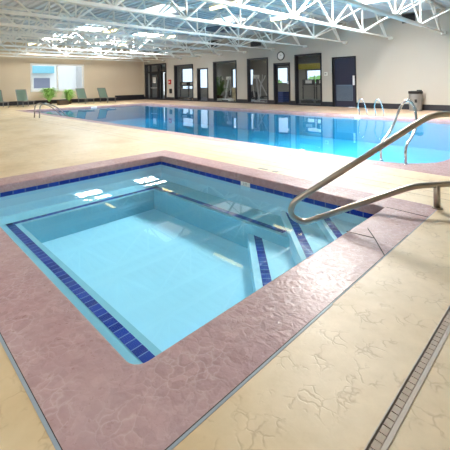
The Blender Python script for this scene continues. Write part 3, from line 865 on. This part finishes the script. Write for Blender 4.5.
dup(e0_, (-16.9, 20.4, 0), 'silver cross trainer further back behind the tall window left of the clock', 2.3)
dup(e0_, (-20.4, 20.6, 0), 'silver cross trainer behind the wide window with the green plants', .4)
plant('potted_palm', (-19.2, 18.5, 0), 1.6, .7, 60, 'tall dark green potted plant behind the wide window, nearer the glass', 'leaf2', (.24, .4), 11)
plant('potted_palm', (-20.3, 19.3, 0), 1.9, .7, 60, 'tall dark green potted plant behind the wide window, further back', 'leaf2', (.24, .4), 12)
sb = thing('step_bench', 'low white exercise bench on the floor behind the wide window', 'bench', (-18.25, 18.1, 0))
bm = bmesh.new(); box(bm, -.75, -.2, .12, .75, .2, .2); obj('top', bm, 'white', sb, bevel=.02)
for s in (-.6, .6): bm = bmesh.new(); box(bm, s - .1, -.18, 0, s + .1, .18, .12); obj('foot', bm, 'white', sb)
ac = thing('armchair', 'beige armchair behind the wide window, right side', 'chair', (-17.6, 18.9, 0), 2.6)
bm = bmesh.new(); box(bm, -.35, -.35, .12, .35, .35, .42); obj('seat', bm, 'beige', ac, bevel=.04)
bm = bmesh.new(); box(bm, -.38, .28, .12, .38, .46, 1.0); obj('backrest', bm, 'beige', ac, bevel=.04)
for s in (-.42, .42): bm = bmesh.new(); box(bm, s - .08, -.35, .0, s + .08, .4, .62); obj('armrest', bm, 'beige', ac, bevel=.03)
mt = thing('exercise_mats', 'stack of royal blue exercise mats behind the glass door', 'mat', (-13.75, 18.5, 0))
for k in range(6): bm = bmesh.new(); box(bm, -.6, -.4, k * .12, .6, .4, k * .12 + .115); obj('mat', bm, 'blue', mt, bevel=.015)
bk = thing('bookcase', 'brown wooden shelving behind the right panel of the entrance', 'shelf', (-25.35, 18.4, 0))
for s in (-.5, .5): bm = bmesh.new(); box(bm, s - .02, -.18, 0, s + .02, .18, 2.3); obj('side_panel', bm, 'brown', bk)
for k in range(6): bm = bmesh.new(); box(bm, -.48, -.17, .06 + k * .43, .48, .17, .09 + k * .43); obj('shelf', bm, 'brown', bk)
bm = bmesh.new(); box(bm, -.48, .16, 0, .48, .18, 2.3); obj('back_panel', bm, 'brown', bk)
for i, (xx, yy, lb) in enumerate(((-13.6, 20.4, 'bright ceiling lamp inside the gym, seen top left in the window by the navy door'), (-11.7, 19.9, 'bright ceiling lamp inside the gym, seen top right in the window by the navy door'),
    (-26.0, 19.0, 'added ceiling lamp inside the entrance'), (-19.5, 20.2, 'added gym ceiling lamp over the green plants'), (-24.5, 20.2, 'added gym ceiling lamp over the two left treadmills'), (-16.3, 20.2, 'added gym ceiling lamp over the cross trainers'))):  # these four lamps are added to brighten the dark gym and entrance
    t = thing('ceiling_lamp', lb, 'lamp', (xx, yy, 3.15), group='gym ceiling lamps')
    bm = bmesh.new(); box(bm, -.4, -.15, -.08, .4, .15, 0); obj('housing', bm, 'white', t)
    bm = bmesh.new(); box(bm, -.37, -.12, -.09, .37, .12, -.08); obj('diffuser', bm, 'gymlamp', t)
# shrubs outside the gym's rear windows
def shrub(x, y, r, h, label, seed):
    rnd = random.Random(seed); t = thing('garden_shrub', label, 'shrub', (x, y, -.1), 0, 'shrubs outside the gym')
    bm = bmesh.new()
    for i in range(260):
        a, b = rnd.uniform(0, 2 * PI), rnd.uniform(-.2, 1); rr = r * math.sqrt(max(.05, 1 - b * b)) * rnd.uniform(.7, 1.05)
        c = Vector((rr * math.cos(a), rr * math.sin(a), h * .45 + h * .5 * b)); s = rnd.uniform(.08, .2)
        u = Vector((rnd.gauss(0, 1), rnd.gauss(0, 1), rnd.gauss(0, 1))).normalized(); v = u.orthogonal().normalized()
        quad(bm, c - u * s, c + v * s * .6, c + u * s, c - v * s * .6)
    obj('foliage', bm, 'leaf', t)
    bm = bmesh.new(); tube(bm, [(0, 0, 0), (0, 0, h * .5)], .06, 8); obj('stem', bm, 'brown', t)
shrub(-20.9, 27, 1.2, 1.9, 'green shrub outside, seen through the glass door', 2)
shrub(-17.0, 28.5, 1.3, 2.0, 'green shrub outside, seen through the window by the navy door', 4)
